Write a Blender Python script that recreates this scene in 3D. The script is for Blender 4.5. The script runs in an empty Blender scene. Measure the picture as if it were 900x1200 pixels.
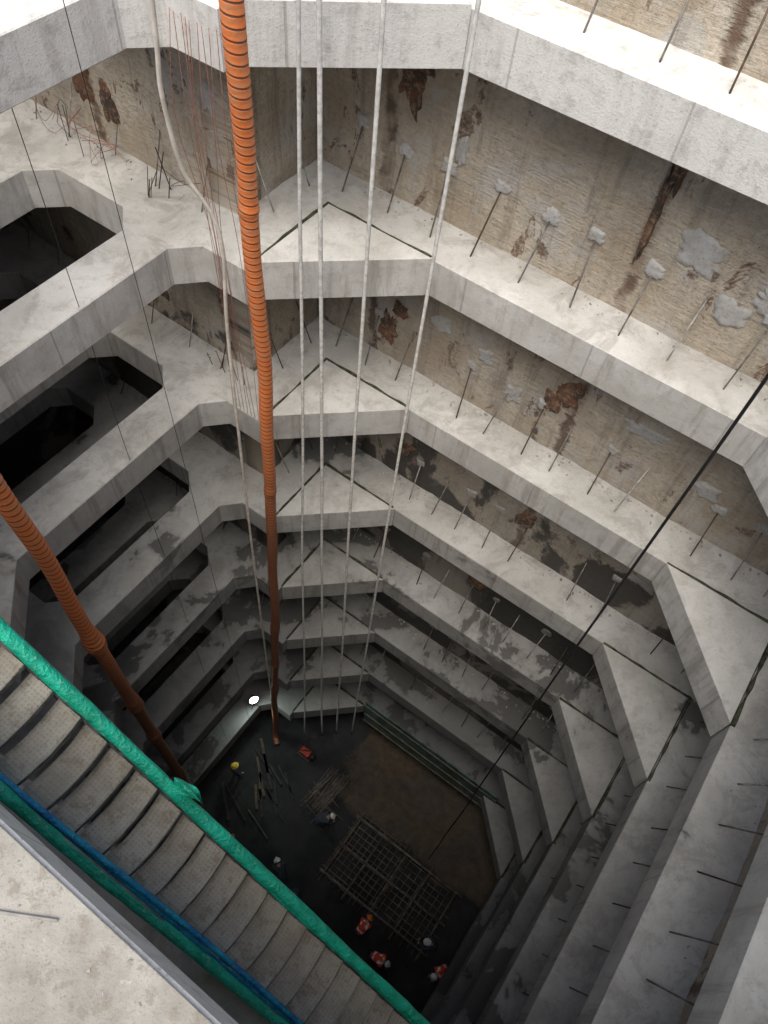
import bpy, bmesh, math, random
from mathutils import Vector, Matrix, noise
random.seed(7)
scene=bpy.context.scene
scene.view_settings.view_transform='Standard'
scene.view_settings.look='None'
scene.view_settings.exposure=0
E1=(0.872,-0.4895); E2=(-0.4895,-0.872)
def W(s,t,h): return Vector((s*E1[0]+t*E2[0], s*E1[1]+t*E2[1], -h))
LV=[4.78+4.01*i for i in range(7)]+[32.75]
FLOOR=35.5

# ---------------------------------------------------------------- materials
class NB:
    def __init__(s,name):
        s.m=bpy.data.materials.new(name); s.m.use_nodes=True
        s.t=s.m.node_tree; s.n=s.t.nodes; s.l=s.t.links
        s.b=s.n['Principled BSDF']; s.out=s.n['Material Output']
    def node(s,ty,**k):
        n=s.n.new(ty)
        for a,b in k.items(): setattr(n,a,b)
        return n
    def put(s,sock,v):
        if hasattr(v,'is_linked') or hasattr(v,'links'): s.l.new(v,sock)
        else:
            if isinstance(v,tuple) and len(v)==3 and sock.type=='RGBA': v=(*v,1)
            sock.default_value=v
    def coord(s,kind='Object'): return s.node('ShaderNodeTexCoord').outputs[kind]
    def mapv(s,v,scale=(1,1,1),loc=(0,0,0)):
        n=s.node('ShaderNodeMapping'); s.put(n.inputs['Vector'],v)
        n.inputs['Scale'].default_value=scale; n.inputs['Location'].default_value=loc
        return n.outputs[0]
    def noise(s,v,scale,detail=5,rough=.6,dist=0):
        n=s.node('ShaderNodeTexNoise'); s.put(n.inputs['Vector'],v)
        n.inputs['Scale'].default_value=scale; n.inputs['Detail'].default_value=min(detail,5)
        n.inputs['Roughness'].default_value=rough; n.inputs['Distortion'].default_value=dist
        return n.outputs[0]
    def math(s,op,a,b=0.0,clamp=False):
        n=s.node('ShaderNodeMath',operation=op,use_clamp=clamp); s.put(n.inputs[0],a); s.put(n.inputs[1],b); return n.outputs[0]
    def dot(s,v,c):
        n=s.node('ShaderNodeVectorMath',operation='DOT_PRODUCT'); s.put(n.inputs[0],v); n.inputs[1].default_value=c; return n.outputs['Value']
    def ramp(s,f,a,b,lo=0.0,hi=1.0,smooth=True):
        n=s.node('ShaderNodeMapRange'); n.clamp=True
        if smooth: n.interpolation_type='SMOOTHSTEP'
        s.put(n.inputs[0],f); s.put(n.inputs[1],a); s.put(n.inputs[2],b); s.put(n.inputs[3],lo); s.put(n.inputs[4],hi)
        return n.outputs[0]
    def mix(s,f,a,b,mode='MIX'):
        n=s.node('ShaderNodeMix',data_type='RGBA',blend_type=mode)
        s.put(n.inputs[0],f); s.put(n.inputs[6],a); s.put(n.inputs[7],b); return n.outputs[2]
    def sep(s,v):
        n=s.node('ShaderNodeSeparateXYZ'); s.put(n.inputs[0],v); return n.outputs
    def bump(s,h,strength=.5,dist=.02):
        n=s.node('ShaderNodeBump'); s.put(n.inputs['Height'],h)
        n.inputs['Strength'].default_value=strength; n.inputs['Distance'].default_value=dist
        s.l.new(n.outputs[0],s.b.inputs['Normal'])
    def fin(s,col,rough=.85,metal=0.0):
        s.put(s.b.inputs['Base Color'],col); s.put(s.b.inputs['Roughness'],rough); s.put(s.b.inputs['Metallic'],metal)
        return s.m

def mat_simple(name,col,rough=.6,metal=0.0,var=.25,scale=12,bump=.2):
    k=NB(name); o=k.coord()
    n=k.noise(o,scale,3); f=k.ramp(n,.3,.7,1-var,1+var)
    mm=k.node('ShaderNodeVectorMath',operation='SCALE'); mm.inputs[0].default_value=col; k.l.new(f,mm.inputs['Scale'])
    k.bump(n,bump,.01)
    return k.fin(mm.outputs[0],rough,metal)

def make_beam_mat(name='beam_concrete',slab=False):
    k=NB(name)
    g=k.node('ShaderNodeNewGeometry'); p=g.outputs['Position']; N=g.outputs['True Normal']; nz=k.sep(N)[2]
    z=k.sep(p)[2]; depth=k.math('MULTIPLY',z,-1.0)
    top=k.ramp(nz,.5,.8); side=k.math('SUBTRACT',1.0,top)
    n1=k.noise(p,.7,5,.65); n2=k.noise(p,4.0,5,.7); n3=k.noise(p,38,2,.6)
    lift=1.1 if slab else 1.0
    col=k.mix(k.ramp(n1,.3,.7),(.46*lift,.445*lift,.41*lift),(.64*lift,.63*lift,.60*lift))
    col=k.mix(k.ramp(depth,6,8,.75,0),col,(.78,.765,.725))  # top ring painted paler, its overexposed daylight put into the colour
    col=k.mix(k.math('MULTIPLY',k.ramp(n2,.50,.66),.45),col,(.38,.36,.325))
    st=k.noise(k.mapv(p,(3.5,3.5,.35)),1.0,4,.7)
    stf=k.math('MULTIPLY',k.ramp(st,.48,.68),side)
    col=k.mix(k.math('MULTIPLY',stf,k.ramp(depth,5,9,.25,.55)),col,(.25,.225,.19))
    s_=k.dot(p,(E1[0],E1[1],0)); t_=k.dot(p,(E2[0],E2[1],0))
    ne=k.math('ABSOLUTE',k.dot(N,(E2[0],E2[1],0)))
    q=k.node('ShaderNodeMix',data_type='FLOAT'); k.put(q.inputs[0],k.ramp(ne,.5,.6)); k.put(q.inputs[2],t_); k.put(q.inputs[3],s_)
    fr=k.math('ABSOLUTE',k.math('SUBTRACT',k.math('FRACT',k.math('ADD',k.math('DIVIDE',q.outputs[0],2.44),50.3)),.5))
    seam=k.math('MULTIPLY',k.ramp(fr,.003,.008,1,0),side)
    col=k.mix(k.math('MULTIPLY',seam,.4),col,(.2,.18,.16))
    d=k.noise(p,1.3,5,.78,.6)
    dirt=k.math('MULTIPLY',k.ramp(d,.48,.64),top)
    col=k.mix(k.math('MULTIPLY',dirt,k.ramp(depth,5,9,.25,.3 if slab else .48)),col,(.28,.26,.225))
    grime_shade=k.ramp(depth,8,28,0,.66 if slab else .80,False)  # darker with depth: grime plus the pit's light falloff painted in
    col=k.mix(grime_shade,col,(.135,.138,.142))
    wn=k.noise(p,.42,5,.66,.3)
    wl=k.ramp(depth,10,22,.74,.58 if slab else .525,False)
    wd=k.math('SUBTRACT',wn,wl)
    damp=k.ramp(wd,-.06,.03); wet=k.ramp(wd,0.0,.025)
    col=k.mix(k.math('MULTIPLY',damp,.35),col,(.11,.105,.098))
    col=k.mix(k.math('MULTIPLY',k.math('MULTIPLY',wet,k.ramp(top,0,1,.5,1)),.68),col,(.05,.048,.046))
    col=k.mix(k.math('MULTIPLY',k.ramp(n3,.62,.72),.45),col,(.18,.17,.155))
    r=k.ramp(wet,0,1,.92,.62)
    h=k.math('ADD',k.math('MULTIPLY',n2,.6),k.math('MULTIPLY',n3,.25))
    h=k.math('SUBTRACT',h,k.math('MULTIPLY',seam,.3))
    k.bump(h,.6,.03)
    k.b.inputs['Specular IOR Level'].default_value=.3
    return k.fin(col,r)

def make_wall_mat():
    k=NB('diaphragm_wall_concrete')
    uv=k.coord('UV'); u,v,_=k.sep(uv)
    g=k.node('ShaderNodeNewGeometry'); z=k.sep(g.outputs['Position'])[2]; depth=k.math('MULTIPLY',z,-1.0)
    n1=k.noise(uv,.55,5,.68); n2=k.noise(uv,2.2,5,.75,.4); n3=k.noise(uv,11,4,.75)
    col=k.mix(k.ramp(n1,.36,.62),(.40,.33,.24),(.56,.50,.41))
    col=k.mix(k.math('MULTIPLY',k.ramp(n2,.46,.60),.6),col,(.35,.305,.245))
    col=k.mix(k.math('MULTIPLY',k.ramp(n3,.50,.68),.55),col,(.26,.215,.165))
    gp=k.noise(k.mapv(uv,(1,.7,1),(31,7,0)),.9,5,.7,.3)
    col=k.mix(k.math('MULTIPLY',k.ramp(gp,.53,.60),.6),col,(.46,.445,.42))
    st=k.noise(k.mapv(uv,(3.2,.22,1)),1.0,5,.75)
    col=k.mix(k.math('MULTIPLY',k.ramp(st,.50,.68),.55),col,(.19,.155,.12))
    rs=k.noise(k.mapv(uv,(1.5,.75,1),(5,50,0)),.8,5,.75,.5)
    col=k.mix(k.math('MULTIPLY',k.ramp(rs,.59,.62),k.ramp(n3,.35,.6,.4,.95)),col,(.13,.075,.05))
    hs=k.noise(k.mapv(uv,(.5,9,1)),2.0,4,.7)
    col=k.mix(k.math('MULTIPLY',k.ramp(hs,.5,.72),.3),col,(.60,.56,.49))
    wob=k.math('MULTIPLY',k.math('SUBTRACT',k.noise(k.mapv(uv,(.3,1.2,1)),1.3,5,.7),.5),.55)
    uu=k.math('ADD',u,wob)
    fr=k.math('FRACT',k.math('DIVIDE',k.math('ADD',uu,100*4.85+2.02+2.425),4.85))
    jd=k.math('MULTIPLY',k.math('ABSOLUTE',k.math('SUBTRACT',fr,.5)),4.85)
    jm=k.ramp(jd,.04,.15,1,0)
    jm=k.math('MULTIPLY',jm,k.ramp(k.noise(uv,1.1,3),.42,.55,.35,1))
    col=k.mix(k.math('MULTIPLY',jm,.9),col,(.12,.068,.043))
    grime_shade=k.ramp(depth,9,20,0,.75,False)  # grime and fading daylight down the shaft, both painted into the wall colour
    col=k.mix(grime_shade,col,(.145,.14,.132))
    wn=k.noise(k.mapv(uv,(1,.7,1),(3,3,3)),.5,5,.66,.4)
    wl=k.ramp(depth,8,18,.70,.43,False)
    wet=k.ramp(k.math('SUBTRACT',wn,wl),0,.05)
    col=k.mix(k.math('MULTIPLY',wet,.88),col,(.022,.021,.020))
    r=k.ramp(wet,0,1,.92,.5)
    h=k.math('ADD',k.math('MULTIPLY',n2,1.0),k.math('ADD',k.math('MULTIPLY',n3,.5),k.math('MULTIPLY',hs,.4)))
    h=k.math('SUBTRACT',h,k.math('MULTIPLY',jm,.8))
    k.bump(h,.9,.08)
    return k.fin(col,r)

def make_floor_mat():
    k=NB('pit_floor_mud')
    uv=k.coord('UV'); s,t,_=k.sep(uv)
    n1=k.noise(uv,.5,5,.65); n2=k.noise(uv,3,5,.7)
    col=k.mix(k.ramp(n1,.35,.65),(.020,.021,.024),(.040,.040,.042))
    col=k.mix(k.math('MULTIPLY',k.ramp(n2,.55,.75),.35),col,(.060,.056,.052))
    w=k.math('MULTIPLY',k.math('SUBTRACT',n1,.5),3.0)
    a=k.ramp(k.math('ADD',t,w),-6.2,-6.5)
    b=k.ramp(k.math('ADD',s,w),-4.6,-4.2)
    mud=k.math('MULTIPLY',a,b)
    col=k.mix(mud,col,k.mix(k.ramp(n2,.3,.7),(.075,.056,.038),(.12,.094,.066)))
    wet=k.ramp(k.noise(uv,.6,4,.6,.3),.44,.58)
    col=k.mix(k.math('MULTIPLY',wet,.4),col,(.014,.014,.016))
    k.bump(n2,.6,.06)
    k.b.inputs['Specular IOR Level'].default_value=.3
    return k.fin(col,k.ramp(wet,0,1,.85,.6))

def make_hose_mat():
    k=NB('orange_duct')
    uv=k.coord('UV'); u,v,_=k.sep(uv)
    o=k.coord('Object'); g=k.node('ShaderNodeNewGeometry'); z=k.sep(g.outputs['Position'])[2]; depth=k.math('MULTIPLY',z,-1)
    fr=k.math('FRACT',k.math('ADD',k.math('DIVIDE',v,.13),u))
    band=k.ramp(k.math('ABSOLUTE',k.math('SUBTRACT',fr,.5)),.05,.13,1,0)
    n=k.noise(o,6,5,.7); n2=k.noise(k.mapv(o,(1,1,.3)),1.2,3)
    col=k.mix(k.ramp(n,.35,.7),(.86,.23,.06),(.72,.28,.12))
    col=k.mix(k.math('MULTIPLY',k.ramp(n,.55,.7),.35),col,(.45,.30,.20))
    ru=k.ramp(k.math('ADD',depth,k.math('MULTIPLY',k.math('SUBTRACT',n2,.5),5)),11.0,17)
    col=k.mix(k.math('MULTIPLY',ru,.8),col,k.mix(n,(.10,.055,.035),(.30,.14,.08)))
    col=k.mix(k.math('MULTIPLY',band,.82),col,(.05,.03,.028))
    k.bump(k.math('ADD',n,k.math('MULTIPLY',band,-1)),.5,.02)
    return k.fin(col,.5)

def make_tread_mat():
    k=NB('tread_plate')
    uv=k.coord('UV')
    vo=k.node('ShaderNodeTexVoronoi'); k.put(vo.inputs['Vector'],uv); vo.inputs['Scale'].default_value=26; vo.inputs['Randomness'].default_value=.15
    d=k.ramp(vo.outputs['Distance'],.18,.34,1,0)
    n=k.noise(k.coord('Object'),2.5,5,.7); n2=k.noise(k.coord('Object'),9,5,.75)
    col=k.mix(k.ramp(n,.3,.7),(.34,.305,.255),(.48,.445,.39))
    col=k.mix(k.math('MULTIPLY',k.ramp(n2,.50,.64),.55),col,(.22,.175,.125))
    col=k.mix(k.math('MULTIPLY',d,.18),col,(.18,.16,.14))
    k.bump(k.math('ADD',k.math('MULTIPLY',d,.6),k.math('MULTIPLY',n2,.9)),.6,.014)
    return k.fin(col,.75,0)

def make_net_mat(name,c1,c2,rough=.45):
    k=NB(name); uv=k.coord('UV'); o=k.coord('Object')
    n=k.noise(o,5,5,.65); n2=k.noise(o,24,3,.7)
    col=k.mix(k.ramp(n,.3,.7),c1,c2)
    col=k.mix(k.math('MULTIPLY',k.ramp(n2,.58,.70),.45),col,(.35,.45,.38))
    k.bump(k.math('ADD',n,k.math('MULTIPLY',n2,.6)),.8,.05)
    return k.fin(col,rough)

def make_patch_mat():
    k=NB('cement_patch'); o=k.coord()
    n=k.noise(o,2.2,5,.75); n2=k.noise(o,14,3,.7)
    col=k.mix(k.ramp(n,.35,.65),(.35,.34,.32),(.47,.465,.455))
    col=k.mix(k.math('MULTIPLY',k.ramp(n2,.50,.66),.6),col,(.32,.265,.205))
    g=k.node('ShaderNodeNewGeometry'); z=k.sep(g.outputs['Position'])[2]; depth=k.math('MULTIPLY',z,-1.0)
    col=k.mix(k.ramp(depth,9,20,0,.7,False),col,(.16,.155,.145))  # repeats the wall's depth darkening, grime with painted light falloff
    k.bump(n2,.7,.02); return k.fin(col,.92)
def make_soil_mat():
    k=NB('soil_patch'); o=k.coord()
    n=k.noise(o,1.8,5,.75); n2=k.noise(o,9,5,.8)
    col=k.mix(k.ramp(n,.4,.6),(.20,.095,.055),(.07,.05,.04))
    col=k.mix(k.math('MULTIPLY',k.ramp(n2,.5,.6),.7),col,(.34,.24,.16))
    k.bump(n2,1.0,.06); return k.fin(col,.95)
def make_screed_mat():
    k=NB('platform_screed'); o=k.coord()
    n=k.noise(o,1.3,5,.7); n2=k.noise(o,8,5,.75); n3=k.noise(o,60,2,.6)
    col=k.mix(k.ramp(n,.35,.65),(.27,.25,.215),(.40,.38,.335))
    col=k.mix(k.math('MULTIPLY',k.ramp(n2,.52,.64),.6),col,(.22,.19,.15))
    col=k.mix(k.math('MULTIPLY',k.ramp(n2,.36,.28),.5),col,(.52,.51,.49))
    col=k.mix(k.math('MULTIPLY',k.ramp(n3,.6,.7),.4),col,(.14,.13,.12))
    k.bump(k.math('ADD',n2,k.math('MULTIPLY',n3,.4)),.6,.02); return k.fin(col,.92)

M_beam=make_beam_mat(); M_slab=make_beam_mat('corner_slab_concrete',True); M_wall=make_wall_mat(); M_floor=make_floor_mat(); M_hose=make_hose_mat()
M_tread=make_tread_mat(); M_screed=make_screed_mat()
M_net=make_net_mat('green_netting',(.0,.25,.15),(.01,.45,.29))
M_bluenet=make_net_mat('blue_sheet',(.01,.14,.36),(.02,.36,.50))
M_steel=mat_simple('steel_grey',(.15,.15,.145),.55,.5,.4,9)
M_dark=mat_simple('steel_dark',(.035,.033,.032),.6,.4,.4,9)
M_rod=mat_simple('rebar_rusty',(.10,.065,.045),.7,.4,.5,6)
M_mat=mat_simple('rebar_mat_steel',(.17,.135,.105),.7,.2,.5,3)
M_bar=mat_simple('bar_grey_steel',(.18,.165,.15),.65,.2,.5,6)
M_rodpale=mat_simple('cement_coated_bar',(.33,.32,.30),.8,.0,.4,6)
M_rope=mat_simple('pale_rope',(.66,.65,.61),.8,0,.2,10)
M_whitehose=mat_simple('white_hose',(.66,.61,.53),.5,0,.2,4)
M_black=mat_simple('black_cable',(.015,.015,.015),.5)
M_redwire=mat_simple('red_wire',(.32,.13,.10),.6)
M_patch=make_patch_mat()
M_soil=make_soil_mat()
M_rubble=mat_simple('rubble_concrete',(.33,.31,.28),.95,0,.5,3,.6)
M_teal=mat_simple('teal_board',(.09,.17,.16),.6,0,.5,2)
M_moss=mat_simple('moss',(.05,.055,.03),.95,0,.6,9,1.0)
M_ground=mat_simple('ground_dirt',(.32,.29,.24),.95,0,.3,.5,.5)
M_red=mat_simple('red_paint',(.42,.035,.02),.5,0,.3,5)
M_vest=mat_simple('vest_orange_red',(.85,.07,.03),.8,0,.15,20)
M_strip=mat_simple('reflective_strip',(.8,.81,.79),.4,0,.1,20)
M_cloth=mat_simple('dark_clothes',(.05,.06,.085),.9,0,.3,10)
M_skin=mat_simple('skin',(.42,.25,.17),.6,0,.1,10)
M_shoe=mat_simple('rubber_boots',(.02,.02,.02),.6)
M_hw=mat_simple('helmet_white',(.85,.85,.85),.3,0,.05)
M_ho=mat_simple('helmet_orange',(.8,.22,.03),.3,0,.05)
M_hy=mat_simple('helmet_yellow',(.8,.6,.05),.3,0,.05)
M_hair=mat_simple('hair_black',(.02,.017,.015),.8)
M_timber=mat_simple('timber',(.13,.10,.07),.85,0,.4,4)

# ---------------------------------------------------------------- mesh helper
class MB:
    def __init__(s): s.v=[]; s.f=[]; s.m=[]; s.uv=[]; s.mats=[]; s.sm=[]
    def mi(s,mat):
        if mat not in s.mats: s.mats.append(mat)
        return s.mats.index(mat)
    def face(s,idx,mat,uv=None,smooth=False):
        s.f.append(idx); s.m.append(s.mi(mat)); s.uv.append(uv); s.sm.append(smooth)
    def tube(s,pts,rad,mat,seg=8,smooth=True,caps=True,flat=None):
        pts=[Vector(p) for p in pts]; n=len(pts)
        if not isinstance(rad,(list,tuple)): rad=[rad]*n
        up=None; base=len(s.v); L=0
        for i,p in enumerate(pts):
            d=(pts[min(i+1,n-1)]-pts[max(i-1,0)])
            if d.length<1e-9: d=Vector((0,0,1))
            d.normalize()
            if up is None:
                a=Vector((1,0,0)) if abs(d.x)<.8 else Vector((0,1,0))
                if flat: a=flat[0]
                up=(a-d*a.dot(d)).normalized()
            else: up=(up-d*up.dot(d)).normalized()
            sd=d.cross(up)
            for j in range(seg):
                an=2*math.pi*j/seg
                s.v.append(p+(up*math.cos(an)+sd*math.sin(an)*(flat[1] if flat else 1))*rad[i])
        for i in range(n-1):
            dl=(pts[i+1]-pts[i]).length
            for j in range(seg):
                a=base+i*seg+j; b=base+i*seg+(j+1)%seg
                s.face((a,b,b+seg,a+seg),mat,[(j/seg,L),((j+1)/seg,L),((j+1)/seg,L+dl),(j/seg,L+dl)],smooth)
            L+=dl
        if caps:
            s.face(tuple(base+j for j in range(seg))[::-1],mat); s.face(tuple(base+(n-1)*seg+j for j in range(seg)),mat)
    def box(s,M,sx,sy,sz,mat,bev=0):
        bm=bmesh.new(); bmesh.ops.create_cube(bm,size=1)
        for v in bm.verts: v.co=Vector((v.co.x*sx,v.co.y*sy,v.co.z*sz))
        if bev: bmesh.ops.bevel(bm,geom=bm.edges[:],offset=bev,segments=1,affect='EDGES')
        s.addbm(bm,M,mat)
    def addbm(s,bm,M,mat,smooth=False):
        base=len(s.v); bm.verts.index_update()
        for v in bm.verts: s.v.append(M@v.co)
        for f in bm.faces: s.face(tuple(base+v.index for v in f.verts),mat,None,smooth)
        bm.free()
    def sphere(s,M,mat,u=12,v=8):
        bm=bmesh.new(); bmesh.ops.create_uvsphere(bm,u_segments=u,v_segments=v,radius=1)
        s.addbm(bm,M,mat,True)
    def obj(s,name,parent=None,recalc=True):
        me=bpy.data.meshes.new(name); me.from_pydata([tuple(v) for v in s.v],[],s.f)
        for m in s.mats: me.materials.append(m)
        me.polygons.foreach_set('material_index',s.m); me.polygons.foreach_set('use_smooth',s.sm)
        uvl=me.uv_layers.new(name='UVMap')
        flat=[]
        for f,uv in zip(s.f,s.uv):
            if uv: 
                for c in uv: flat+= [c[0],c[1]]
            else:
                for i in f: 
                    c=s.v[i]; flat+=[c[0],c[1]]
        uvl.data.foreach_set('uv',flat)
        if recalc:
            bm=bmesh.new(); bm.from_mesh(me); bmesh.ops.recalc_face_normals(bm,faces=bm.faces); bm.to_mesh(me); bm.free()
        me.update()
        o=bpy.data.objects.new(name,me); scene.collection.objects.link(o)
        if parent: o.parent=parent
        return o
def frame(origin,xd,yd,zd=Vector((0,0,1))):
    M=Matrix.Identity(4)
    for i,a in enumerate((xd,yd,zd)):
        for r in range(3): M[r][i]=a[r]
    for r in range(3): M[r][3]=origin[r]
    return M
V1=Vector((*E1,0)); V2=Vector((*E2,0))

# ---------------------------------------------------------------- ring beams
def prism(name,loops,htop,thick,mat,bev=.02):
    cu=bpy.data.curves.new(name,'CURVE'); cu.dimensions='2D'; cu.fill_mode='BOTH'
    for lp in loops:
        sp=cu.splines.new('POLY'); sp.points.add(len(lp)-1); sp.use_cyclic_u=True
        for i,(s_,t_) in enumerate(lp):
            w=W(s_,t_,0); sp.points[i].co=(w.x,w.y,0,1)
    cu.extrude=thick/2-bev; cu.bevel_depth=bev; cu.bevel_resolution=0; cu.offset=-bev
    tmp=bpy.data.objects.new('tmp',cu); scene.collection.objects.link(tmp)
    dg=bpy.context.evaluated_depsgraph_get(); dg.update()
    me=bpy.data.meshes.new_from_object(tmp.evaluated_get(dg)); me.name=name
    bpy.data.objects.remove(tmp); bpy.data.curves.remove(cu)
    me.materials.clear(); me.materials.append(mat)
    bm=bmesh.new(); bm.from_mesh(me); bmesh.ops.remove_doubles(bm,verts=bm.verts,dist=.0005)
    for f in bm.faces: f.smooth=False; f.material_index=0
    bm.to_mesh(me); bm.free()
    o=bpy.data.objects.new(name,me); o.location=(0,0,-(htop+thick/2)); scene.collection.objects.link(o)
    return o
def cham(s0,s1,t0,t1,c):
    return [(s0+c,t0),(s1-c,t0),(s1,t0+c),(s1,t1-c),(s1-c,t1),(s0+c,t1),(s0,t1-c),(s0,t0+c)]
NEAR=.38
outer=[(-8.44,-10.69),(4.37,-10.69),(4.37,1.5),(-16.15,1.5),(-16.15,-8.40),(-8.44,-8.40)]
moss=MB()
for k,h in enumerate(LV):
    main=[(-7.38,-9.61),(3.31,-9.61),(3.31,NEAR)]
    if k>=2: main+=[(-7.2,NEAR),(-7.2,-.6),(-8.7,-2.1)]
    else: main+=[(-8.7,NEAR)]
    main+=[(-8.7,-6.9),(-8.3,-7.33),(-7.38,-7.33)]
    loops=[outer,main,cham(-12.1,-9.6,-7.2,-2.4,.45)]
    if k!=1: loops.append(cham(-15.1,-13.1,-7.2,-2.4,.45))  # outer opening filled in at one level to block light from lower bays
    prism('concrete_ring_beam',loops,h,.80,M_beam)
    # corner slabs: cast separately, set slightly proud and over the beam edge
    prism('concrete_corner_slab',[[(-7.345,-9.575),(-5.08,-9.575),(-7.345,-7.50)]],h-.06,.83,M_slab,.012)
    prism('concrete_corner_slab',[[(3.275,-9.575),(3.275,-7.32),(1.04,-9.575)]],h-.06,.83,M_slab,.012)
    for a,b in (((-7.42,-9.645),(-5.15,-9.635)),((-7.41,-9.645),(-7.40,-7.55)),((3.34,-9.64),(1.05,-9.635)),((3.345,-9.64),(3.335,-7.32))):
        n=90; P=[W(a[0]+(b[0]-a[0])*i/n,a[1]+(b[1]-a[1])*i/n,h+.008) for i in range(n+1)]
        moss.tube(P,[max(.014,.032*(1+1.1*noise.noise(p*3))) for p in P],M_moss,6,flat=(Vector((0,0,1)),1.0))
moss.obj('joint_moss')
prism('platform_screed_slab',[[(-16.1,NEAR+.02),(3.29,NEAR+.02),(3.29,1.44),(-16.1,1.44)]],LV[0]-.03,.026,M_screed,.005)

# rubble and spalled chips on the ledges
rb=MB()
def chip(c,r):
    bm=bmesh.new(); bmesh.ops.create_icosphere(bm,subdivisions=1,radius=r)
    for v in bm.verts: v.co*=random.uniform(.45,1.4); v.co.z*=.5
    rb.addbm(bm,Matrix.Translation(c)@Matrix.Rotation(random.uniform(0,6),4,'Z')@Matrix.Diagonal((1.3,.8,1,1)),M_rubble)
for k,h in enumerate(LV[:6]):
    if k==0: continue
    for i in range(140):
        r=random.choice([.008,.012,.012,.018,.028] if k<2 else [.012,.018,.03,.04])
        chip(W(random.uniform(-8.2,4.1),-10.56+abs(random.gauss(0,.16)),h-r*.2),r)
    for i in range(70):
        r=random.choice([.01,.015,.025]); chip(W(random.uniform(-15,-8.6),-8.28+abs(random.gauss(0,.2)),h-r*.2),r)
    for i in range(60):
        r=random.choice([.01,.015,.025]); chip(W(4.25-abs(random.gauss(0,.2)),random.uniform(-9,1.2),h-r*.2),r)
for i in range(120):
    r=random.choice([.003,.005,.008,.012]); chip(W(random.uniform(-4,0),random.uniform(.42,1.4),LV[0]-.03-r*.2),r)
rb.obj('rubble')

# ---------------------------------------------------------------- retaining walls
def wall(a,b,outn,step=.13,amp=.05,top=1.45,bot=FLOOR+.3):
    A=Vector(a); B=Vector(b); L=(B-A).length; d=(B-A)/L
    nu=int(L/step); nv=int((bot-top)/step)
    mb=MB()
    for j in range(nv+1):
        h=top+(bot-top)*j/nv
        for i in range(nu+1):
            q=A+d*(L*i/nu); p=W(q.x,q.y,h)
            e=min(i,nu-i)*L/nu; fade=min(1,e/.4)
            dv=noise.noise(p*.8)*.6+noise.noise(p*2.7)*.5+noise.noise(p*6)*.25
            o_=dv*amp*fade
            mb.v.append(W(q.x-outn[0]*o_,q.y-outn[1]*o_,h))
    axis=0 if abs(d.x)>.5 else 1
    def uv(i,j):
        q=A+d*(L*i/nu); return (q[axis]+(0 if axis==0 else 40),-(top+(bot-top)*j/nv))
    for j in range(nv):
        for i in range(nu):
            x=j*(nu+1)+i
            mb.face((x,x+1,x+nu+2,x+nu+1),M_wall,[uv(i,j),uv(i+1,j),uv(i+1,j+1),uv(i,j+1)],True)
    o=mb.obj('retaining_wall',recalc=False)
    m=o.modifiers.new('thick','SOLIDIFY'); m.thickness=.6
    n=o.data.polygons[0].normal; ow=(W(outn[0],outn[1],0))
    m.offset=1 if n.dot(ow)>0 else -1
    return o
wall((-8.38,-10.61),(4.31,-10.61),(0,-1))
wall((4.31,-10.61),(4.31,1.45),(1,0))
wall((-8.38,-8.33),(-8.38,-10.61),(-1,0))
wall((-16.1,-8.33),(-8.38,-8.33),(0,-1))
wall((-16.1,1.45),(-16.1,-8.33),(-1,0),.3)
wall((4.31,1.45),(-16.1,1.45),(0,1),.3,top=4.83)  # near wall cut low so sunlight reaches the ledge
wall((4.31,7),(4.31,1.47),(1,0),.3,top=1.45,bot=5.2)  # unseen walls around the added low bench
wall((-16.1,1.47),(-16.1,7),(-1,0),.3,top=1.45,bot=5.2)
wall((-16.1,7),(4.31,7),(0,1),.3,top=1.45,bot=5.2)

def sheet(name,loops,z,mat):
    cu=bpy.data.curves.new(name,'CURVE'); cu.dimensions='2D'; cu.fill_mode='BOTH'
    for lp in loops:
        sp=cu.splines.new('POLY'); sp.points.add(len(lp)-1); sp.use_cyclic_u=True
        for i,(s_,t_) in enumerate(lp):
            w=W(s_,t_,0); sp.points[i].co=(w.x,w.y,0,1)
    tmp=bpy.data.objects.new('tmp',cu); scene.collection.objects.link(tmp)
    dg=bpy.context.evaluated_depsgraph_get(); dg.update()
    me=bpy.data.meshes.new_from_object(tmp.evaluated_get(dg)); me.name=name
    bpy.data.objects.remove(tmp)
    me.materials.clear(); me.materials.append(mat)
    o=bpy.data.objects.new(name,me); o.location=(0,0,z); scene.collection.objects.link(o)
sheet('ground',[[(-400,-400),(400,-400),(400,400),(-400,400)],[(-8.6,-10.9),(4.6,-10.9),(4.6,7.2),(-16.4,7.2),(-16.4,-8.6),(-8.6,-8.6)]],-1.6,M_ground)
sheet('unseen_bench_ground',[[(-16.3,1.48),(4.5,1.48),(4.5,7.2),(-16.3,7.2)]],-4.80,M_ground)  # unseen lowered bench, added to let sunlight onto the near ledge

# pit floor
mb=MB(); ns,nt=150,90
for j in range(nt+1):
    for i in range(ns+1):
        s_=-16.3+20.8*i/ns; t_=-10.8+12.4*j/nt; p=W(s_,t_,0)
        d=noise.noise(p*.5)*.12+noise.noise(p*2)*.05+noise.noise(p*5)*.02
        if t_<-6.3 and s_>-4.4: d-=.12
        mb.v.append(W(s_,t_,FLOOR-d))
for j in range(nt):
    for i in range(ns):
        x=j*(ns+1)+i
        f=lambda a,b:(-16.3+20.8*a/ns,-10.8+12.4*b/nt)
        mb.face((x,x+1,x+ns+2,x+ns+1),M_floor,[f(i,j),f(i+1,j),f(i+1,j+1),f(i,j+1)],True)
mb.obj('pit_floor_ground')

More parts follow.
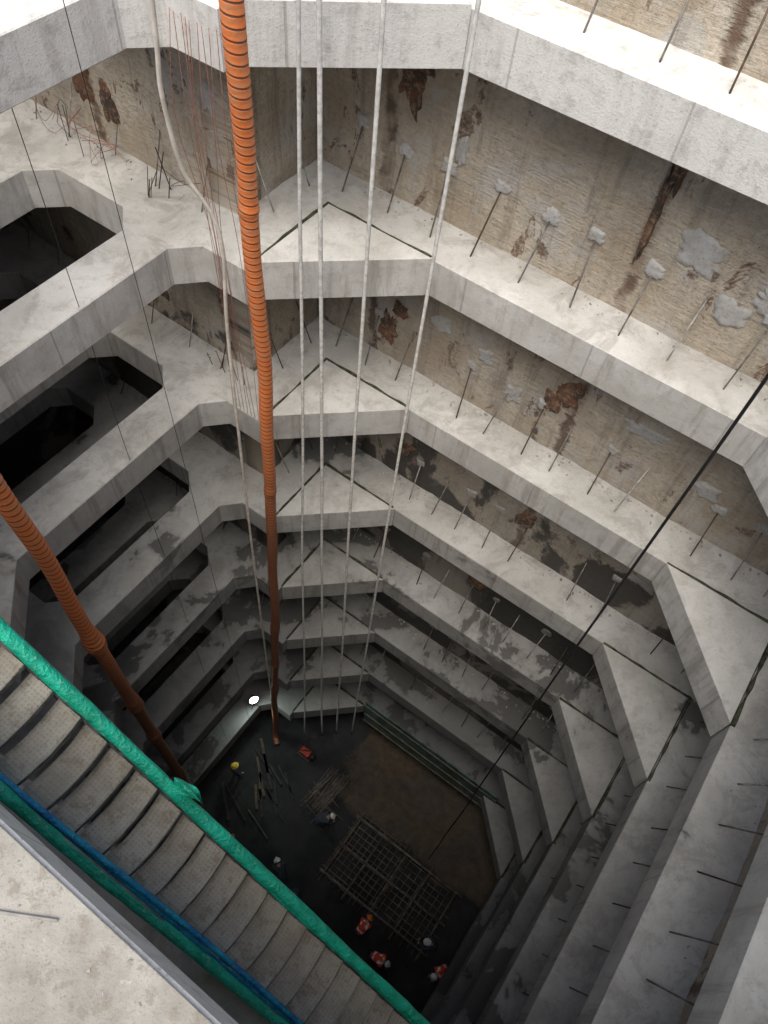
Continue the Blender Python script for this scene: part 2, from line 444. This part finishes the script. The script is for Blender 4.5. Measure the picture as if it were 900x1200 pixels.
# ---------------------------------------------------------------- patches and tie bars
def blob(mb,c,xd,rx,rz,mat,proud,out,seed,n=48,jag=.25,sq=.7):
    rs=random.Random(seed); ph=rs.random()*50
    rings=5; base=len(mb.v); mb.v.append(c+out*proud)
    rot=rs.uniform(-.25,.25)
    for r in range(1,rings+1):
        for i in range(n):
            a=2*math.pi*i/n; ca,sa=math.cos(a),math.sin(a)
            k=(1/max(abs(math.cos(a+rot)),abs(math.sin(a+rot))))**sq*.9
            k*=1+jag*noise.noise(Vector((ca*1.1,sa*1.1,ph)))*1.2+jag*.7*noise.noise(Vector((ca*3.2,sa*3.2,ph)))+jag*.5*noise.noise(Vector((ca*8,sa*8,ph)))
            q=r/rings
            off=proud*(1-.7*q**4)+.012*noise.noise(Vector((ca*2*q,sa*2*q,ph)))*(q<1) - (.07 if r==rings else 0)
            mb.v.append(c+xd*(ca*rx*k*q)+Vector((0,0,sa*rz*k*q))+out*off)
    for i in range(n): mb.face((base,base+1+i,base+1+(i+1)%n),mat,None,True)
    for r in range(rings-1):
        for i in range(n):
            a=base+1+r*n+i; b=base+1+r*n+(i+1)%n
            mb.face((a,b,b+n,a+n),mat,None,True)
pm=MB(); sm=MB(); tb=MB()
sd=0
def bar(a,b,r=.015):
    tb.tube([a,b],r,random.choice([M_bar,M_bar,M_rodpale,M_rod]),6)
for k,h in enumerate(LV[:7]):
    s_=-7.45
    while s_<4.0:
        j=random.uniform(-.08,.08); up=1.05+random.uniform(-.12,.12)
        if k==1 or random.random()<.8:
            bar(W(s_+j,-10.60,h-up),W(s_+random.uniform(-.1,.1),-10.05+random.uniform(-.06,.04),h+.05))
            if random.random()<.75:
                blob(pm,W(s_+j,-10.60,h-up-.02),V1,random.uniform(.13,.2),random.uniform(.12,.18),M_patch,.035,V2,sd,jag=.3); sd+=1
        s_+=.95 if k<2 else .8
    t_=-9.2
    while t_<1.2:
        up=1.0+random.uniform(-.12,.1)
        bar(W(4.30,t_,h-up),W(3.68+random.uniform(-.05,.1),t_+random.uniform(-.08,.08),h+.05))
        if random.random()<.6: blob(pm,W(4.29,t_,h-up),V2,random.uniform(.1,.2),random.uniform(.1,.16),M_patch,.035,-V1,sd); sd+=1
        t_+=.9
    s_=-15.3
    while s_<-8.6:
        up=.9+random.uniform(-.2,.2)
        if random.random()<.6: bar(W(s_,-8.33,h-up),W(s_+random.uniform(-.15,.15),-7.95,h+.05),.012)
        s_+=1.05
    for t_ in (-8.8,-9.8):
        bar(W(-8.37,t_,h-1.0),W(-7.95,t_,h+.05),.013)
for (s_,h,rx,rz) in [(-1.2,7.2,.42,.35),(.2,7.45,.45,.28),(.75,7.9,.3,.2),(-.4,7.9,.35,.3),(-5.4,7.4,.12,.3),(-5.2,11.1,.3,.22),(-4.1,11.3,.22,.18),(-.6,11.0,.5,.18),(-12.9,7.5,.35,.35),(-8.8,6.9,.15,.25),(1.8,7.0,.4,.25),(-3.3,11.9,.25,.25),(1.0,15.2,.4,.25),(.9,11.6,.3,.2)]:
    t_=-10.60 if s_>-8 else -8.32
    blob(pm,W(s_,t_,h),V1,rx,rz,M_patch,.025,V2,int(s_*100)+900,jag=.45,sq=.9)
pm.obj('cement_patches'); tb.obj('tie_bars')
for (s_,h,rx,rz) in [(-6.5,6.6,.26,.55),(-6.3,6.2,.3,.25),(-6.45,11.9,.22,.42),(-6.2,11.3,.2,.2),(-2.2,11.1,.26,.33),(-2.45,11.5,.2,.25),(-2.03,15.5,.22,.4),(-5.6,15.6,.25,.3),(-2.05,7.1,.06,1.0),(-1.98,6.2,.1,.5),(2.4,15.3,.35,.3),(-2.6,19.6,.3,.4),(3.7,3.6,.09,.7)]:
    blob(sm,W(s_,-10.58,h),V1,rx,rz,M_soil,.03,V2,int(s_*77)+50,jag=.5,sq=1)
for (s_,h,rx,rz) in [(-11.9,7.6,.28,.6),(-11.3,7.9,.2,.4),(-11,11.8,.25,.4)]:
    blob(sm,W(s_,-8.31,h),V1,rx,rz,M_soil,.03,V2,int(s_*77)+51,jag=.5,sq=1)
sm.obj('exposed_soil_patches')

# ---------------------------------------------------------------- ducts, ropes, cables
def catmull(pts,n=12):
    pts=[Vector(p) for p in pts]; out=[]
    P=[pts[0]*2-pts[1]]+pts+[pts[-1]*2-pts[-2]]
    for i in range(1,len(P)-2):
        for k in range(n):
            t=k/n; a,b,c,d=P[i-1],P[i],P[i+1],P[i+2]
            out.append(.5*((2*b)+(-a+c)*t+(2*a-5*b+4*c-d)*t*t+(-a+3*b-3*c+d)*t**3))
    out.append(pts[-1]); return out
def resample(pts,step):
    out=[pts[0]]; acc=0
    for a,b in zip(pts,pts[1:]):
        L=(b-a).length; 
        if L<1e-9: continue
        x=step-acc
        while x<=L: out.append(a+(b-a)*(x/L)); x+=step
        acc=(acc+L)%step
    out.append(pts[-1]); return out
def duct(name,pts,r,lumps=()):
    P=resample(catmull(pts,16),.0325); mb=MB(); rad=[]
    for i,p in enumerate(P):
        q=r*(1+(.014 if (i%4) in (1,2) else -.014))
        dep=-p.z; q*=1+.05*noise.noise(p*1.3)
        for (hc,w,a) in lumps:
            q*=1+a*math.exp(-((dep-hc)/w)**2)*(1+.5*noise.noise(p*9))
        rad.append(q)
    P=[p+Vector((noise.noise(Vector((0,0,p.z*.35)))*.07,noise.noise(Vector((9,0,p.z*.35)))*.07,0)) for p in P]
    mb.tube(P,rad,M_hose,18); return mb.obj(name)
duct('orange_ventilation_duct',[(-2.2,8.35,-1.0),(-2.24,8.47,-4.0),(-2.31,8.7,-6.54),(-2.51,9.2,-13.0),(-2.94,9.6,-22.9),(-3.4,9.85,-31),(-3.5,9.9,-34.2),(-3.55,9.75,-35.2),(-3.4,9.4,-35.35)],.13,[(6.6,.08,.12),(14.2,.15,.15),(22.5,.4,.2),(26,.3,.25),(29,.5,.25)])
duct('orange_ventilation_duct',[(-4.5,4.5,-1.0),(-4.65,4.7,-5),(-4.75,4.8,-10),(-4.78,4.85,-16),(-4.85,4.95,-26),(-4.9,5.0,-34.6),(-4.5,5.3,-35.3)],.13,[(13.0,.35,.4),(16.5,.4,.4),(19,.3,.4),(23,.6,.3)])
def rope(name,pts,r,mat,parent=None,seg=8):
    P=catmull(pts,10); P=[p+Vector((noise.noise(Vector((i*.13,0,1)))*.012,noise.noise(Vector((i*.13,5,1)))*.012,0)) for i,p in enumerate(P)]
    mb=MB(); mb.tube(P,r,mat,seg); return mb.obj(name)
rope('white_hose',[(-3.1,8.8,-1),(-3.28,8.98,-4.3),(-3.38,9.06,-5.4),(-3.31,9.17,-6.5),(-2.96,9.3,-7.6),(-3.08,9.4,-9.9),(-3.25,9.58,-15.8),(-3.4,9.74,-24.8),(-3.5,9.9,-35.4)],.032,M_whitehose)
def vr(a,b,r,mat,name='hanging_rope'):
    A=Vector(a);B=Vector(b); n=6; pts=[A+(B-A)*i/n+Vector((random.uniform(-.03,.03),random.uniform(-.03,.03),0))*(0<i<n) for i in range(n+1)]
    rope(name,pts,r,mat)
vr((-1.74,9.84,-1),(-2.25,9.95,-35.3),.030,M_rope)
vr((-1.58,9.88,-1),(-1.46,10.1,-35.3),.036,M_rope)
vr((-.81,10.05,-1),(-.83,10.25,-35.3),.034,M_rope)
vr((.36,10.15,-1),(-.13,10.35,-35.4),.032,M_rope)
vr((3.35,5.39,-1),(3.78,5.39,-34.9),.020,M_black,'black_hoist_cable')
vr((-5.15,8.65,-1),(-5.25,8.6,-35.2),.006,M_black,'thin_signal_cable')
vr((-4.5,9.4,-1),(-4.45,9.45,-34.8),.006,M_black,'thin_signal_cable')
mb=MB()
for i in range(10):
    s_=-8.15+.1*i; x=random.uniform(-.05,.05)
    P=[W(s_,-7.22+x,5.0),W(s_+random.uniform(-.1,.1),-7.15,6.5),W(s_+random.uniform(-.25,.2),-7.3,8.75),W(s_+.1,-7.28,12.7)]
    mb.tube(catmull(P,8),.0048,M_redwire,5)
mb.obj('red_wires')
mb=MB()
for i in range(12):
    s_=random.choice([-12.2,-11.4,-9.9])+random.uniform(-.3,.3)
    b=W(s_,-7.95+random.uniform(-.2,.3),8.85); mb.tube([b,b+Vector((random.uniform(-.25,.25),random.uniform(-.1,.15),random.uniform(.4,1.1)))],random.choice([.007,.010]),random.choice([M_rod,M_dark]),5)
for i in range(10):
    c=W(random.choice([-12.2,-11.2,-9.4])+random.uniform(-.2,.2),-7.9,8.7); P=[c+Vector((random.uniform(-.45,.45),random.uniform(-.2,.2),random.uniform(-.05,.7))) for q in range(5)]
    mb.tube(catmull(P,8),.0045,random.choice([M_dark,M_redwire]),5)
for i in range(6):
    b=W(-9.2+.3*i*.6,-7.9,12.85); mb.tube([b,b+Vector((random.uniform(-.2,.2),.1,random.uniform(.3,.7)))],.008,M_rod,5)
mb.obj('starter_bars_and_wire')
mb=MB(); mb.tube(catmull([W(-11.5,-6.6,4.2),W(-10.2,-7.0,4.6),W(-9.2,-6.9,4.72),W(-8.5,-7.4,4.74),W(-8.2,-8.2,4.7)],10),.012,M_black,6); mb.obj('service_cable')

# ---------------------------------------------------------------- stair flight with netting
stair=bpy.data.objects.new('steel_stair_flight',None); scene.collection.objects.link(stair)
T0,T1=-.43,.33
def railh(s_): return 5.5+.96*(s_+3.357)
S0,S1=-5.13,2.6
PITCH=.245
N=int((S1-S0)/PITCH)
mb=MB()
for i in range(N):
    s_=S0+PITCH*i; h=railh(s_)+1.0+.02
    nseg=14; dz=random.uniform(-.006,.006)
    b=len(mb.v); rows=[(-.035,.0),(0,.002),(.08,.0),(.16,.004),(.218,.006),(.234,.014),(.238,.06)]
    sagk=random.uniform(.7,1.15)
    for j in range(nseg+1):
        q=j/nseg; t_=T0+.02+(T1-T0-.04)*q; sag=.03*sagk*(1-(2*q-1)**2)
        for ri,(ds,dh) in enumerate(rows):
            wob=.005*noise.noise(Vector((i*3.1,q*5,ri*.6)))
            mb.v.append(W(s_+ds+sag*.9+wob,t_,h+dh+sag*.4+dz+wob))
    R=len(rows)
    for j in range(nseg):
        for r in range(R-1):
            a=b+j*R+r; q0=T0+(T1-T0)*j/nseg; q1=T0+(T1-T0)*(j+1)/nseg
            mb.face((a,a+1,a+R+1,a+R),M_tread if r<5 else M_steel,[(s_+rows[r][0],q0),(s_+rows[r+1][0],q0),(s_+rows[r+1][0],q1),(s_+rows[r][0],q1)],True)
mb.obj('treads',stair,False)
mb=MB()
slope=Vector((V1.x,V1.y,-.96)).normalized(); nrm=slope.cross(V2).normalized()
for t_ in (T0,T1):
    c=(W(S0,t_,railh(S0)+1.12)+W(S1,t_,railh(S1)+1.12))/2
    L=(W(S0,0,railh(S0))-W(S1,0,railh(S1))).length
    mb.box(frame(c,slope,V2,nrm),L,.012,.24,M_steel,.003)
    mb.box(frame(c+nrm*.12,slope,V2,nrm),L,.05,.010,M_steel)
    mb.box(frame(c-nrm*.125,slope,V2,nrm),L,.05,.010,M_steel)
mb.obj('stringers',stair)
mb=MB()
for t_ in (T0-.01,T1+.01):
    mb.tube([W(S0,t_,railh(S0)),W(S1,t_,railh(S1))],.024,M_steel,8)
    mb.tube([W(S0,t_,railh(S0)+.5),W(S1,t_,railh(S1)+.5)],.018,M_steel,8)
    s_=S0+.1
    while s_<S1:
        mb.tube([W(s_,t_,railh(s_)),W(s_,t_,railh(s_)+1.1)],.02,M_steel,8); s_+=1.2
mb.obj('handrails',stair)
def netting(name,t_,mat,drop=.95,seedo=0,side=1,wrap=.055):
    mb=MB(); n=240; R=12
    b=len(mb.v)
    for i in range(n+1):
        s_=S0+(S1-S0)*i/n; h=railh(s_)
        for j in range(R+1):
            q=j/R; 
            f=noise.noise(Vector((s_*2.2+seedo,q*1.5,0)))*.05+noise.noise(Vector((s_*7+seedo,q*3,2)))*.02
            mb.v.append(W(s_,t_+side*(.02+f*q*1.2),h-.02+drop*q*(1+.05*noise.noise(Vector((s_*1.3,seedo,0))))))
    for i in range(n):
        for j in range(R):
            a=b+i*(R+1)+j
            s_=i*.032
            mb.face((a,a+1,a+R+2,a+R+1),mat,[(s_,j*.08),(s_,(j+1)*.08),(s_+.03,(j+1)*.08),(s_+.03,j*.08)],True)
    for kk,(dt,dh,rr) in enumerate(((0,0,1),(-.35,.25,.62),(.4,.2,.62),(.1,-.35,.6),(-.2,-.5,.35),(.5,-.3,.3))):
        P=[];rad=[]
        for i in range(320):
            s_=S0+(S1-S0)*i/319
            ex=.8*noise.noise(Vector((s_*.8+kk*7,seedo,3)))
            P.append(W(s_,t_+wrap*(dt+ex*.6),railh(s_)+wrap*(dh+ex*.5)))
            rad.append(wrap*rr*(1+.18*noise.noise(Vector((s_*1.1+kk*5,seedo,1)))+.16*noise.noise(Vector((s_*5,seedo+kk,1)))))
        mb.tube(P,rad,mat,14,flat=(V2,.75))
    return mb.obj(name,stair,False)
netting('green_net_outer',T0-.02,M_net,seedo=3,side=-1,wrap=.058)
netting('green_net_inner',T1+.03,M_net,seedo=30,side=1,wrap=.048)
mb=MB(); P=[]
for i in range(120):
    s_=S0+(S1-S0)*i/119; P.append(W(s_,T1-.06+.02*math.sin(s_*1.7),railh(s_)+.12+.03*noise.noise(Vector((s_,2,2)))))
mb.tube(P,.028,M_bluenet,8)
P=[W(S0+(S1-S0)*i/119,T1-.02,railh(S0+(S1-S0)*i/119)+.25+.05*noise.noise(Vector((i*.06,9,2)))) for i in range(120)]
mb.tube(P,[.03*(1+.6*noise.noise(Vector((i*.1,3,3)))) for i in range(120)],M_bluenet,8)
mb.obj('blue_hose',stair)
mb=MB()
c=W(-1.95,T0-.05,railh(-1.95)-.03)
for kk in range(2):
    nu_,nv_=14,8; b=len(mb.v); L=.30-.08*kk
    for i in range(nu_+1):
        for j in range(nv_+1):
            q=i/nu_; r=j/nv_-.5; wd=.11*math.sin(math.pi*min(1,.25+q*.75))*(1-.3*kk)
            p=c+V1*(q*L+.05*kk)-V2*(r*wd+.06*q*math.sin(q*3)+.02)+Vector((0,0,.03+.05*math.sin(r*6+q*4)+.05*noise.noise(Vector((q*6,r*7,kk)))-.08*q*q))
            mb.v.append(p)
    for i in range(nu_):
        for j in range(nv_):
            a=b+i*(nv_+1)+j; mb.face((a,a+1,a+nv_+2,a+nv_+1),M_net,None,True)
mb.obj('net_tie',stair,False)
mb=MB(); c=W(S0-.6,(T0+T1)/2,LV[0]+.03); mb.box(frame(c,V1,V2),1.2,.8,.06,M_steel,.005); mb.obj('top_landing',stair)
mb=MB(); c=W(S1+.35,(T0+T1)/2,railh(S1)+1.1); mb.box(frame(c,V1,V2),.7,.8,.06,M_steel,.005); mb.obj('bottom_landing',stair)

mb=MB()
for (s_,t_,a,l) in ((-1.5,.62,.5,.35),(-.75,.85,.2,.42),(-2.2,.9,1.2,.3),(-1.1,1.1,-.4,.3)):
    c=W(s_,t_,LV[0]-.045); d=(V1*math.cos(a)-V2*math.sin(a))*l/2
    mb.tube([c-d,c+d],.008,M_rodpale,6)
mb.obj('loose_steel_bars')

# ---------------------------------------------------------------- pit floor objects
mb=MB()
s_=-5.0
while s_<.95:
    c=W(s_+.47,-9.55,33.2); mb.box(frame(c,V1,V2),.93,.05,2.6,M_teal,.006)
    for hh in (32.3,33.3,34.2): mb.box(frame(W(s_+.47,-9.50,hh),V1,V2),.93,.06,.08,M_timber,.005)
    s_+=.95
mb.obj('teal_formwork_panels')
mb=MB()
def mat_grid(s0,s1,t0,t1,h,step,r):
    s_=s0
    while s_<=s1: mb.tube([W(s_,t0+random.uniform(-.2,.1),h),W(s_+random.uniform(-.04,.04),t1+random.uniform(-.1,.2),h)],r,M_mat,5); s_+=step
    t_=t0
    while t_<=t1: mb.tube([W(s0+random.uniform(-.2,.1),t_,h-.03),W(s1+random.uniform(-.1,.2),t_,h-.03)],r,M_mat,5); t_+=step
mat_grid(-2.7,-.1,-6.4,-3.4,FLOOR-.35,.26,.024)
mat_grid(-.2,2.5,-6.1,-3.3,FLOOR-.25,.28,.024)
for s_ in (-2.6,-1.4,-.2,1.0,2.3):
    mb.tube([W(s_,-6.5,FLOOR-.42),W(s_,-3.2,FLOOR-.42)],.05,M_mat,6)
    for t_ in (-6.2,-4.8,-3.5): mb.tube([W(s_,t_,FLOOR-.42),W(s_,t_,FLOOR+.05)],.025,M_mat,5)
for t_ in (-6.2,-4.9,-3.6): mb.tube([W(-2.8,t_,FLOOR-.5),W(2.6,t_,FLOOR-.5)],.05,M_bar,6)
mb.obj('rebar_mat')
mb=MB()
for i in range(24):
    c=W(-4.6+random.uniform(-.55,.55),-6.2+random.uniform(-.25,.25),FLOOR-.1-random.random()*.15); a=random.uniform(1.25,1.45)+.3
    d=(V1*math.cos(a)+V2*math.sin(a))*random.uniform(.8,1.2); mb.tube([c-d,c+d],.022,random.choice([M_bar,M_mat]),6)
for i in range(14):
    c=W(-4.3+random.uniform(-.5,.6),-5.6+random.uniform(-.5,.5),FLOOR-.1-random.random()*.1); a=random.uniform(0,.5)
    d=(V1*math.cos(a)+V2*math.sin(a))*random.uniform(.3,.8); mb.tube([c-d,c+d],.018,M_mat,6)
mb.obj('steel_bar_pile')
mb=MB()
for i in range(16):
    c=W(-6.9+random.uniform(-.9,.9),-4.6+random.uniform(-1.3,1.3),FLOOR-.12); a=random.uniform(.2,.9)
    d=(V1*math.cos(a)+V2*math.sin(a))*random.uniform(.3,.9); M=frame(c,d.normalized(),Vector((-d.normalized().y,d.normalized().x,0)))
    mb.box(M,d.length*2,random.uniform(.06,.16),.05,random.choice([M_dark,M_timber,M_dark]),.005)
mb.obj('timber_plank_pile')
mb=MB(); c=W(-6.3,-7.0,FLOOR-.35)
mb.box(frame(c,V1,V2),.5,.34,.28,M_red,.03)
mb.tube([c+Vector((-.2,0,.15)),c+Vector((-.2,0,.32)),c+Vector((.2,0,.32)),c+Vector((.2,0,.15))],.02,M_dark,6)
mb.tube([c+V1*.27,c+V1*.5],.13,M_dark,12)
mb.box(frame(c-Vector((0,0,.2)),V1,V2),.7,.5,.05,M_dark,.01)
for a in (-.25,.25): mb.tube([c+V1*a-V2*.26-Vector((0,0,.22)),c+V1*a-V2*.2-Vector((0,0,.22))],.1,M_dark,12)
mb.obj('red_water_pump')

k=NB('lamp_glow'); k.put(k.b.inputs['Base Color'],(.9,.95,.9)); k.put(k.b.inputs['Emission Color'],(.85,1,.9)); k.b.inputs['Emission Strength'].default_value=25; M_glow=k.m
fl=bpy.data.objects.new('floodlight',None); scene.collection.objects.link(fl)
c=W(-8.85,-6.75,31.85); aim=(V1*.85+V2*.4+Vector((0,0,.35))).normalized()
xd=aim.cross(Vector((0,0,1))).normalized(); yd=xd.cross(aim).normalized()
def disc(r0,r1,dp): 
    bm=bmesh.new(); bmesh.ops.create_cone(bm,cap_ends=True,segments=20,radius1=r0,radius2=r1,depth=dp); return bm
mb=MB(); mb.addbm(disc(.10,.22,.2),frame(c-aim*.05,xd,yd,aim),M_dark); mb.obj('housing',fl)
mb=MB(); mb.addbm(disc(.19,.16,.03),frame(c+aim*.07,xd,yd,aim),M_glow); mb.obj('lens',fl)
mb=MB(); mb.tube([c-Vector((0,0,.1)),c-Vector((0,0,.9))],.02,M_dark,6)
for a in range(3):
    v=Vector((math.cos(a*2.1),math.sin(a*2.1),0))*.2; mb.tube([c-Vector((0,0,.5)),c-Vector((0,0,.9))+v],.012,M_dark,5)
mb.obj('stand',fl)
aim2=(V1*.8+V2*.4-Vector((0,0,.6))).normalized()
ld=bpy.data.lights.new('flood_beam','AREA'); ld.energy=40; ld.size=.35; ld.color=(.85,1,.92)
lo=bpy.data.objects.new('flood_beam',ld); lo.location=c+aim*.15; lo.rotation_euler=aim2.to_track_quat('-Z','Y').to_euler(); lo.parent=fl; scene.collection.objects.link(lo)

# ---------------------------------------------------------------- workers
def worker(x,y,ang,pose,vest,helmet,zb=-FLOOR):
    if pose=='stand':
        J=dict(pel=(0,0,.95),sp=(0,0,1.15),ch=(0,.01,1.36),nk=(0,.02,1.52),
          shL=(-.19,0,1.42),elL=(-.27,.04,1.14),wrL=(-.22,.22,.98),shR=(.19,0,1.42),elR=(.27,.02,1.14),wrR=(.26,.18,.93),
          hpL=(-.1,0,.9),knL=(-.13,.05,.5),anL=(-.14,0,.1),toL=(-.16,.17,.05),hpR=(.1,0,.9),knR=(.12,.08,.5),anR=(.13,.05,.1),toR=(.15,.22,.05)); hd=Vector((0,.2,.98))
    elif pose=='bend':
        J=dict(pel=(0,-.12,.88),sp=(0,.05,1.03),ch=(0,.26,1.12),nk=(0,.42,1.16),
          shL=(-.19,.31,1.12),elL=(-.24,.40,.84),wrL=(-.14,.56,.66),shR=(.19,.31,1.12),elR=(.25,.36,.84),wrR=(.12,.55,.6),
          hpL=(-.1,-.12,.85),knL=(-.15,.06,.48),anL=(-.16,-.06,.1),toL=(-.18,.11,.05),hpR=(.1,-.12,.85),knR=(.15,.1,.48),anR=(.16,.05,.1),toR=(.18,.22,.05)); hd=Vector((0,.75,.6))
    else:
        J=dict(pel=(0,-.2,.36),sp=(0,-.1,.56),ch=(0,.06,.74),nk=(0,.17,.86),
          shL=(-.19,.1,.8),elL=(-.26,.32,.6),wrL=(-.12,.5,.42),shR=(.19,.1,.8),elR=(.26,.3,.58),wrR=(.1,.5,.35),
          hpL=(-.1,-.18,.34),knL=(-.18,.2,.46),anL=(-.16,-.02,.09),toL=(-.18,.16,.05),hpR=(.1,-.18,.34),knR=(.18,.22,.46),anR=(.16,.02,.09),toR=(.18,.2,.05)); hd=Vector((0,.5,.85))
    names=list(J); R=dict(pel=.145,sp=.14,ch=.155,nk=.06,shL=.085,elL=.052,wrL=.036,hpL=.1,knL=.068,anL=.05,toL=.045)
    for a in list(R):
        if a.endswith('L'): R[a[:-1]+'R']=R[a]
    E=[('pel','sp','t'),('sp','ch','t'),('ch','nk','n')]
    for q in 'LR': E+=[('ch','sh'+q,'t'),('sh'+q,'el'+q,'a'),('el'+q,'wr'+q,'a'),('pel','hp'+q,'l'),('hp'+q,'kn'+q,'l'),('kn'+q,'an'+q,'l'),('an'+q,'to'+q,'f')]
    me=bpy.data.meshes.new('w'); me.from_pydata([J[n] for n in names],[(names.index(a),names.index(b)) for a,b,_ in E],[])
    o=bpy.data.objects.new('w',me); scene.collection.objects.link(o)
    sk=o.modifiers.new('sk','SKIN'); sk.use_smooth_shade=True
    for i,n in enumerate(names):
        d=me.skin_vertices[0].data[i]; d.radius=(R[n],R[n]*(.8 if n in('sp','ch','pel') else 1)); d.use_root=(n=='pel')
    sb=o.modifiers.new('sb','SUBSURF'); sb.levels=2; sb.render_levels=2
    dg=bpy.context.evaluated_depsgraph_get(); dg.update()
    bmh=bmesh.new(); tm=bpy.data.meshes.new_from_object(o.evaluated_get(dg)); bmh.from_mesh(tm)
    mb=MB(); ax=Matrix.Translation((x,y,zb))@Matrix.Rotation(ang,4,'Z')
    segs=[(Vector(J[a]),Vector(J[b]),k,a) for a,b,k in E]
    bmh.verts.index_update()
    for v in bmh.verts: mb.v.append(ax@v.co)
    for f in bmh.faces:
        c=f.calc_center_median(); best=None
        for a,b,k,nm in segs:
            d=b-a; q=max(0,min(1,(c-a).dot(d)/d.length_squared)); ds=(c-a-d*q).length
            if best is None or ds<best[0]: best=(ds,k,nm,q)
        _,k,nm,q=best
        if k=='t':
            m=vest or M_cloth
            if vest and nm=='pel' and .5<q<.9: m=M_strip
            if vest and nm=='ch' and .4<q<.65: m=M_strip
        elif k=='n': m=M_skin
        elif k=='f': m=M_shoe
        else: m=M_cloth
        mb.face(tuple(v.index for v in f.verts),m,None,True)
    bmh.free(); bpy.data.objects.remove(o); bpy.data.meshes.remove(me); bpy.data.meshes.remove(tm)
    hd=hd.normalized(); nk=Vector(J['nk']); hc=nk+hd*.115
    xr=Vector((1,0,0)); fw=hd.cross(xr)
    if fw.dot(Vector((0,1,-.2)))<0: fw=-fw
    H=ax@frame(hc,xr,fw.normalized(),hd)
    S=lambda a,b,c:Matrix.Diagonal((a,b,c,1))
    mb.sphere(H@S(.077,.095,.115),M_skin,16,12)
    mb.sphere(H@Matrix.Translation((0,.098,-.015))@S(.014,.02,.022),M_skin,8,6)
    for q in (-1,1):
        mb.sphere(H@Matrix.Translation((q*.032,.085,.005))@S(.012,.008,.008),M_hair,8,6)
        mb.sphere(H@Matrix.Translation((q*.078,0,-.01))@S(.012,.02,.03),M_skin,8,6)
    mb.sphere(H@Matrix.Translation((0,.086,-.055))@S(.026,.008,.007),M_red,8,6)
    mb.sphere(H@Matrix.Translation((0,-.018,.015))@S(.081,.086,.105),M_hair,12,8)
    bm=bmesh.new(); bmesh.ops.create_uvsphere(bm,u_segments=20,v_segments=12,radius=1)
    bmesh.ops.delete(bm,geom=[v for v in bm.verts if v.co.z<-.05],context='VERTS')
    mb.addbm(bm,H@Matrix.Translation((0,0,.035))@S(.115,.14,.115),helmet,True)
    bm=bmesh.new(); bmesh.ops.create_cone(bm,cap_ends=True,segments=24,radius1=1,radius2=.93,depth=.1)
    mb.addbm(bm,H@Matrix.Translation((0,.02,.035))@S(.14,.175,.12),helmet,False)
    mb.box(H@Matrix.Translation((0,0,.15)),.03,.18,.02,helmet,.005)
    for q,sg in (('L',-1),('R',1)):
        wr=Vector(J['wr'+q]); d=(wr-Vector(J['el'+q])).normalized(); sx=Vector((1,0,0)); sx=(sx-d*sx.dot(d)).normalized(); nn=d.cross(sx)
        P=ax@frame(wr+d*.05,sx,nn,d); mb.sphere(P@S(.042,.02,.055),M_skin,10,8)
        for i in range(4):
            b0=wr+d*.09+sx*((i-1.5)*.02); L=(.07,.08,.075,.06)[i]
            mb.tube([ax@p for p in (b0,b0+d*L*.5,b0+d*L*.85-nn*L*.35*sg)],[.0095,.0085,.006],M_skin,6)
        b0=wr+d*.035-sx*.035*sg
        mb.tube([ax@p for p in (b0,b0+d*.03-sx*.03*sg,b0+d*.06-sx*.035*sg)],[.012,.01,.007],M_skin,6)
    return mb.obj('construction_worker',recalc=False)
worker(4.70,1.50,2.2,'bend',M_vest,M_hw)
worker(1.95,1.62,-2.0,'bend',M_vest,M_hw)
worker(1.27,2.45,-.6,'bend',M_vest,M_ho)
worker(4.2,2.3,1.4,'crouch',None,M_hw)
worker(-.97,6.34,-1.3,'bend',None,M_hw)
worker(-2.18,4.04,.5,'bend',None,M_hw)
worker(-1.55,3.45,2.5,'crouch',None,M_hw)
worker(-4.93,7.85,-.8,'stand',None,M_hy)

# ---------------------------------------------------------------- world, sun, camera
w=bpy.data.worlds.new('World'); scene.world=w; w.use_nodes=True
nt_=w.node_tree; sky=nt_.nodes.new('ShaderNodeTexSky'); sky.sky_type='NISHITA'; sky.sun_disc=False
EL=math.radians(64); AZ=math.radians(195)
sky.sun_elevation=EL; sky.sun_rotation=AZ; sky.air_density=1.3; sky.dust_density=4; sky.ozone_density=.6
nt_.links.new(sky.outputs[0],nt_.nodes['Background'].inputs[0]); nt_.nodes['Background'].inputs[1].default_value=.15
sl=bpy.data.lights.new('sun','SUN'); sl.energy=3.3; sl.angle=math.radians(50); sl.color=(1,.97,.92)
so=bpy.data.objects.new('sun',sl); scene.collection.objects.link(so)
dirv=Vector((math.sin(AZ)*math.cos(EL),math.cos(AZ)*math.cos(EL),math.sin(EL)))
so.rotation_euler=(-dirv).to_track_quat('-Z','Y').to_euler()

cd=bpy.data.cameras.new('camera'); cam=bpy.data.objects.new('camera',cd); scene.collection.objects.link(cam)
cd.sensor_width=36; cd.sensor_fit='AUTO'; cd.lens=27; cd.clip_start=.05; cd.clip_end=1500
cx=Vector((.9914,.1115,.0712)).normalized(); cz=Vector((0,-.5385,.8427)).normalized(); cy=cz.cross(cx).normalized(); cx=cy.cross(cz)
cam.matrix_world=frame(Vector((0,0,0)),cx,cy,cz)
scene.camera=cam
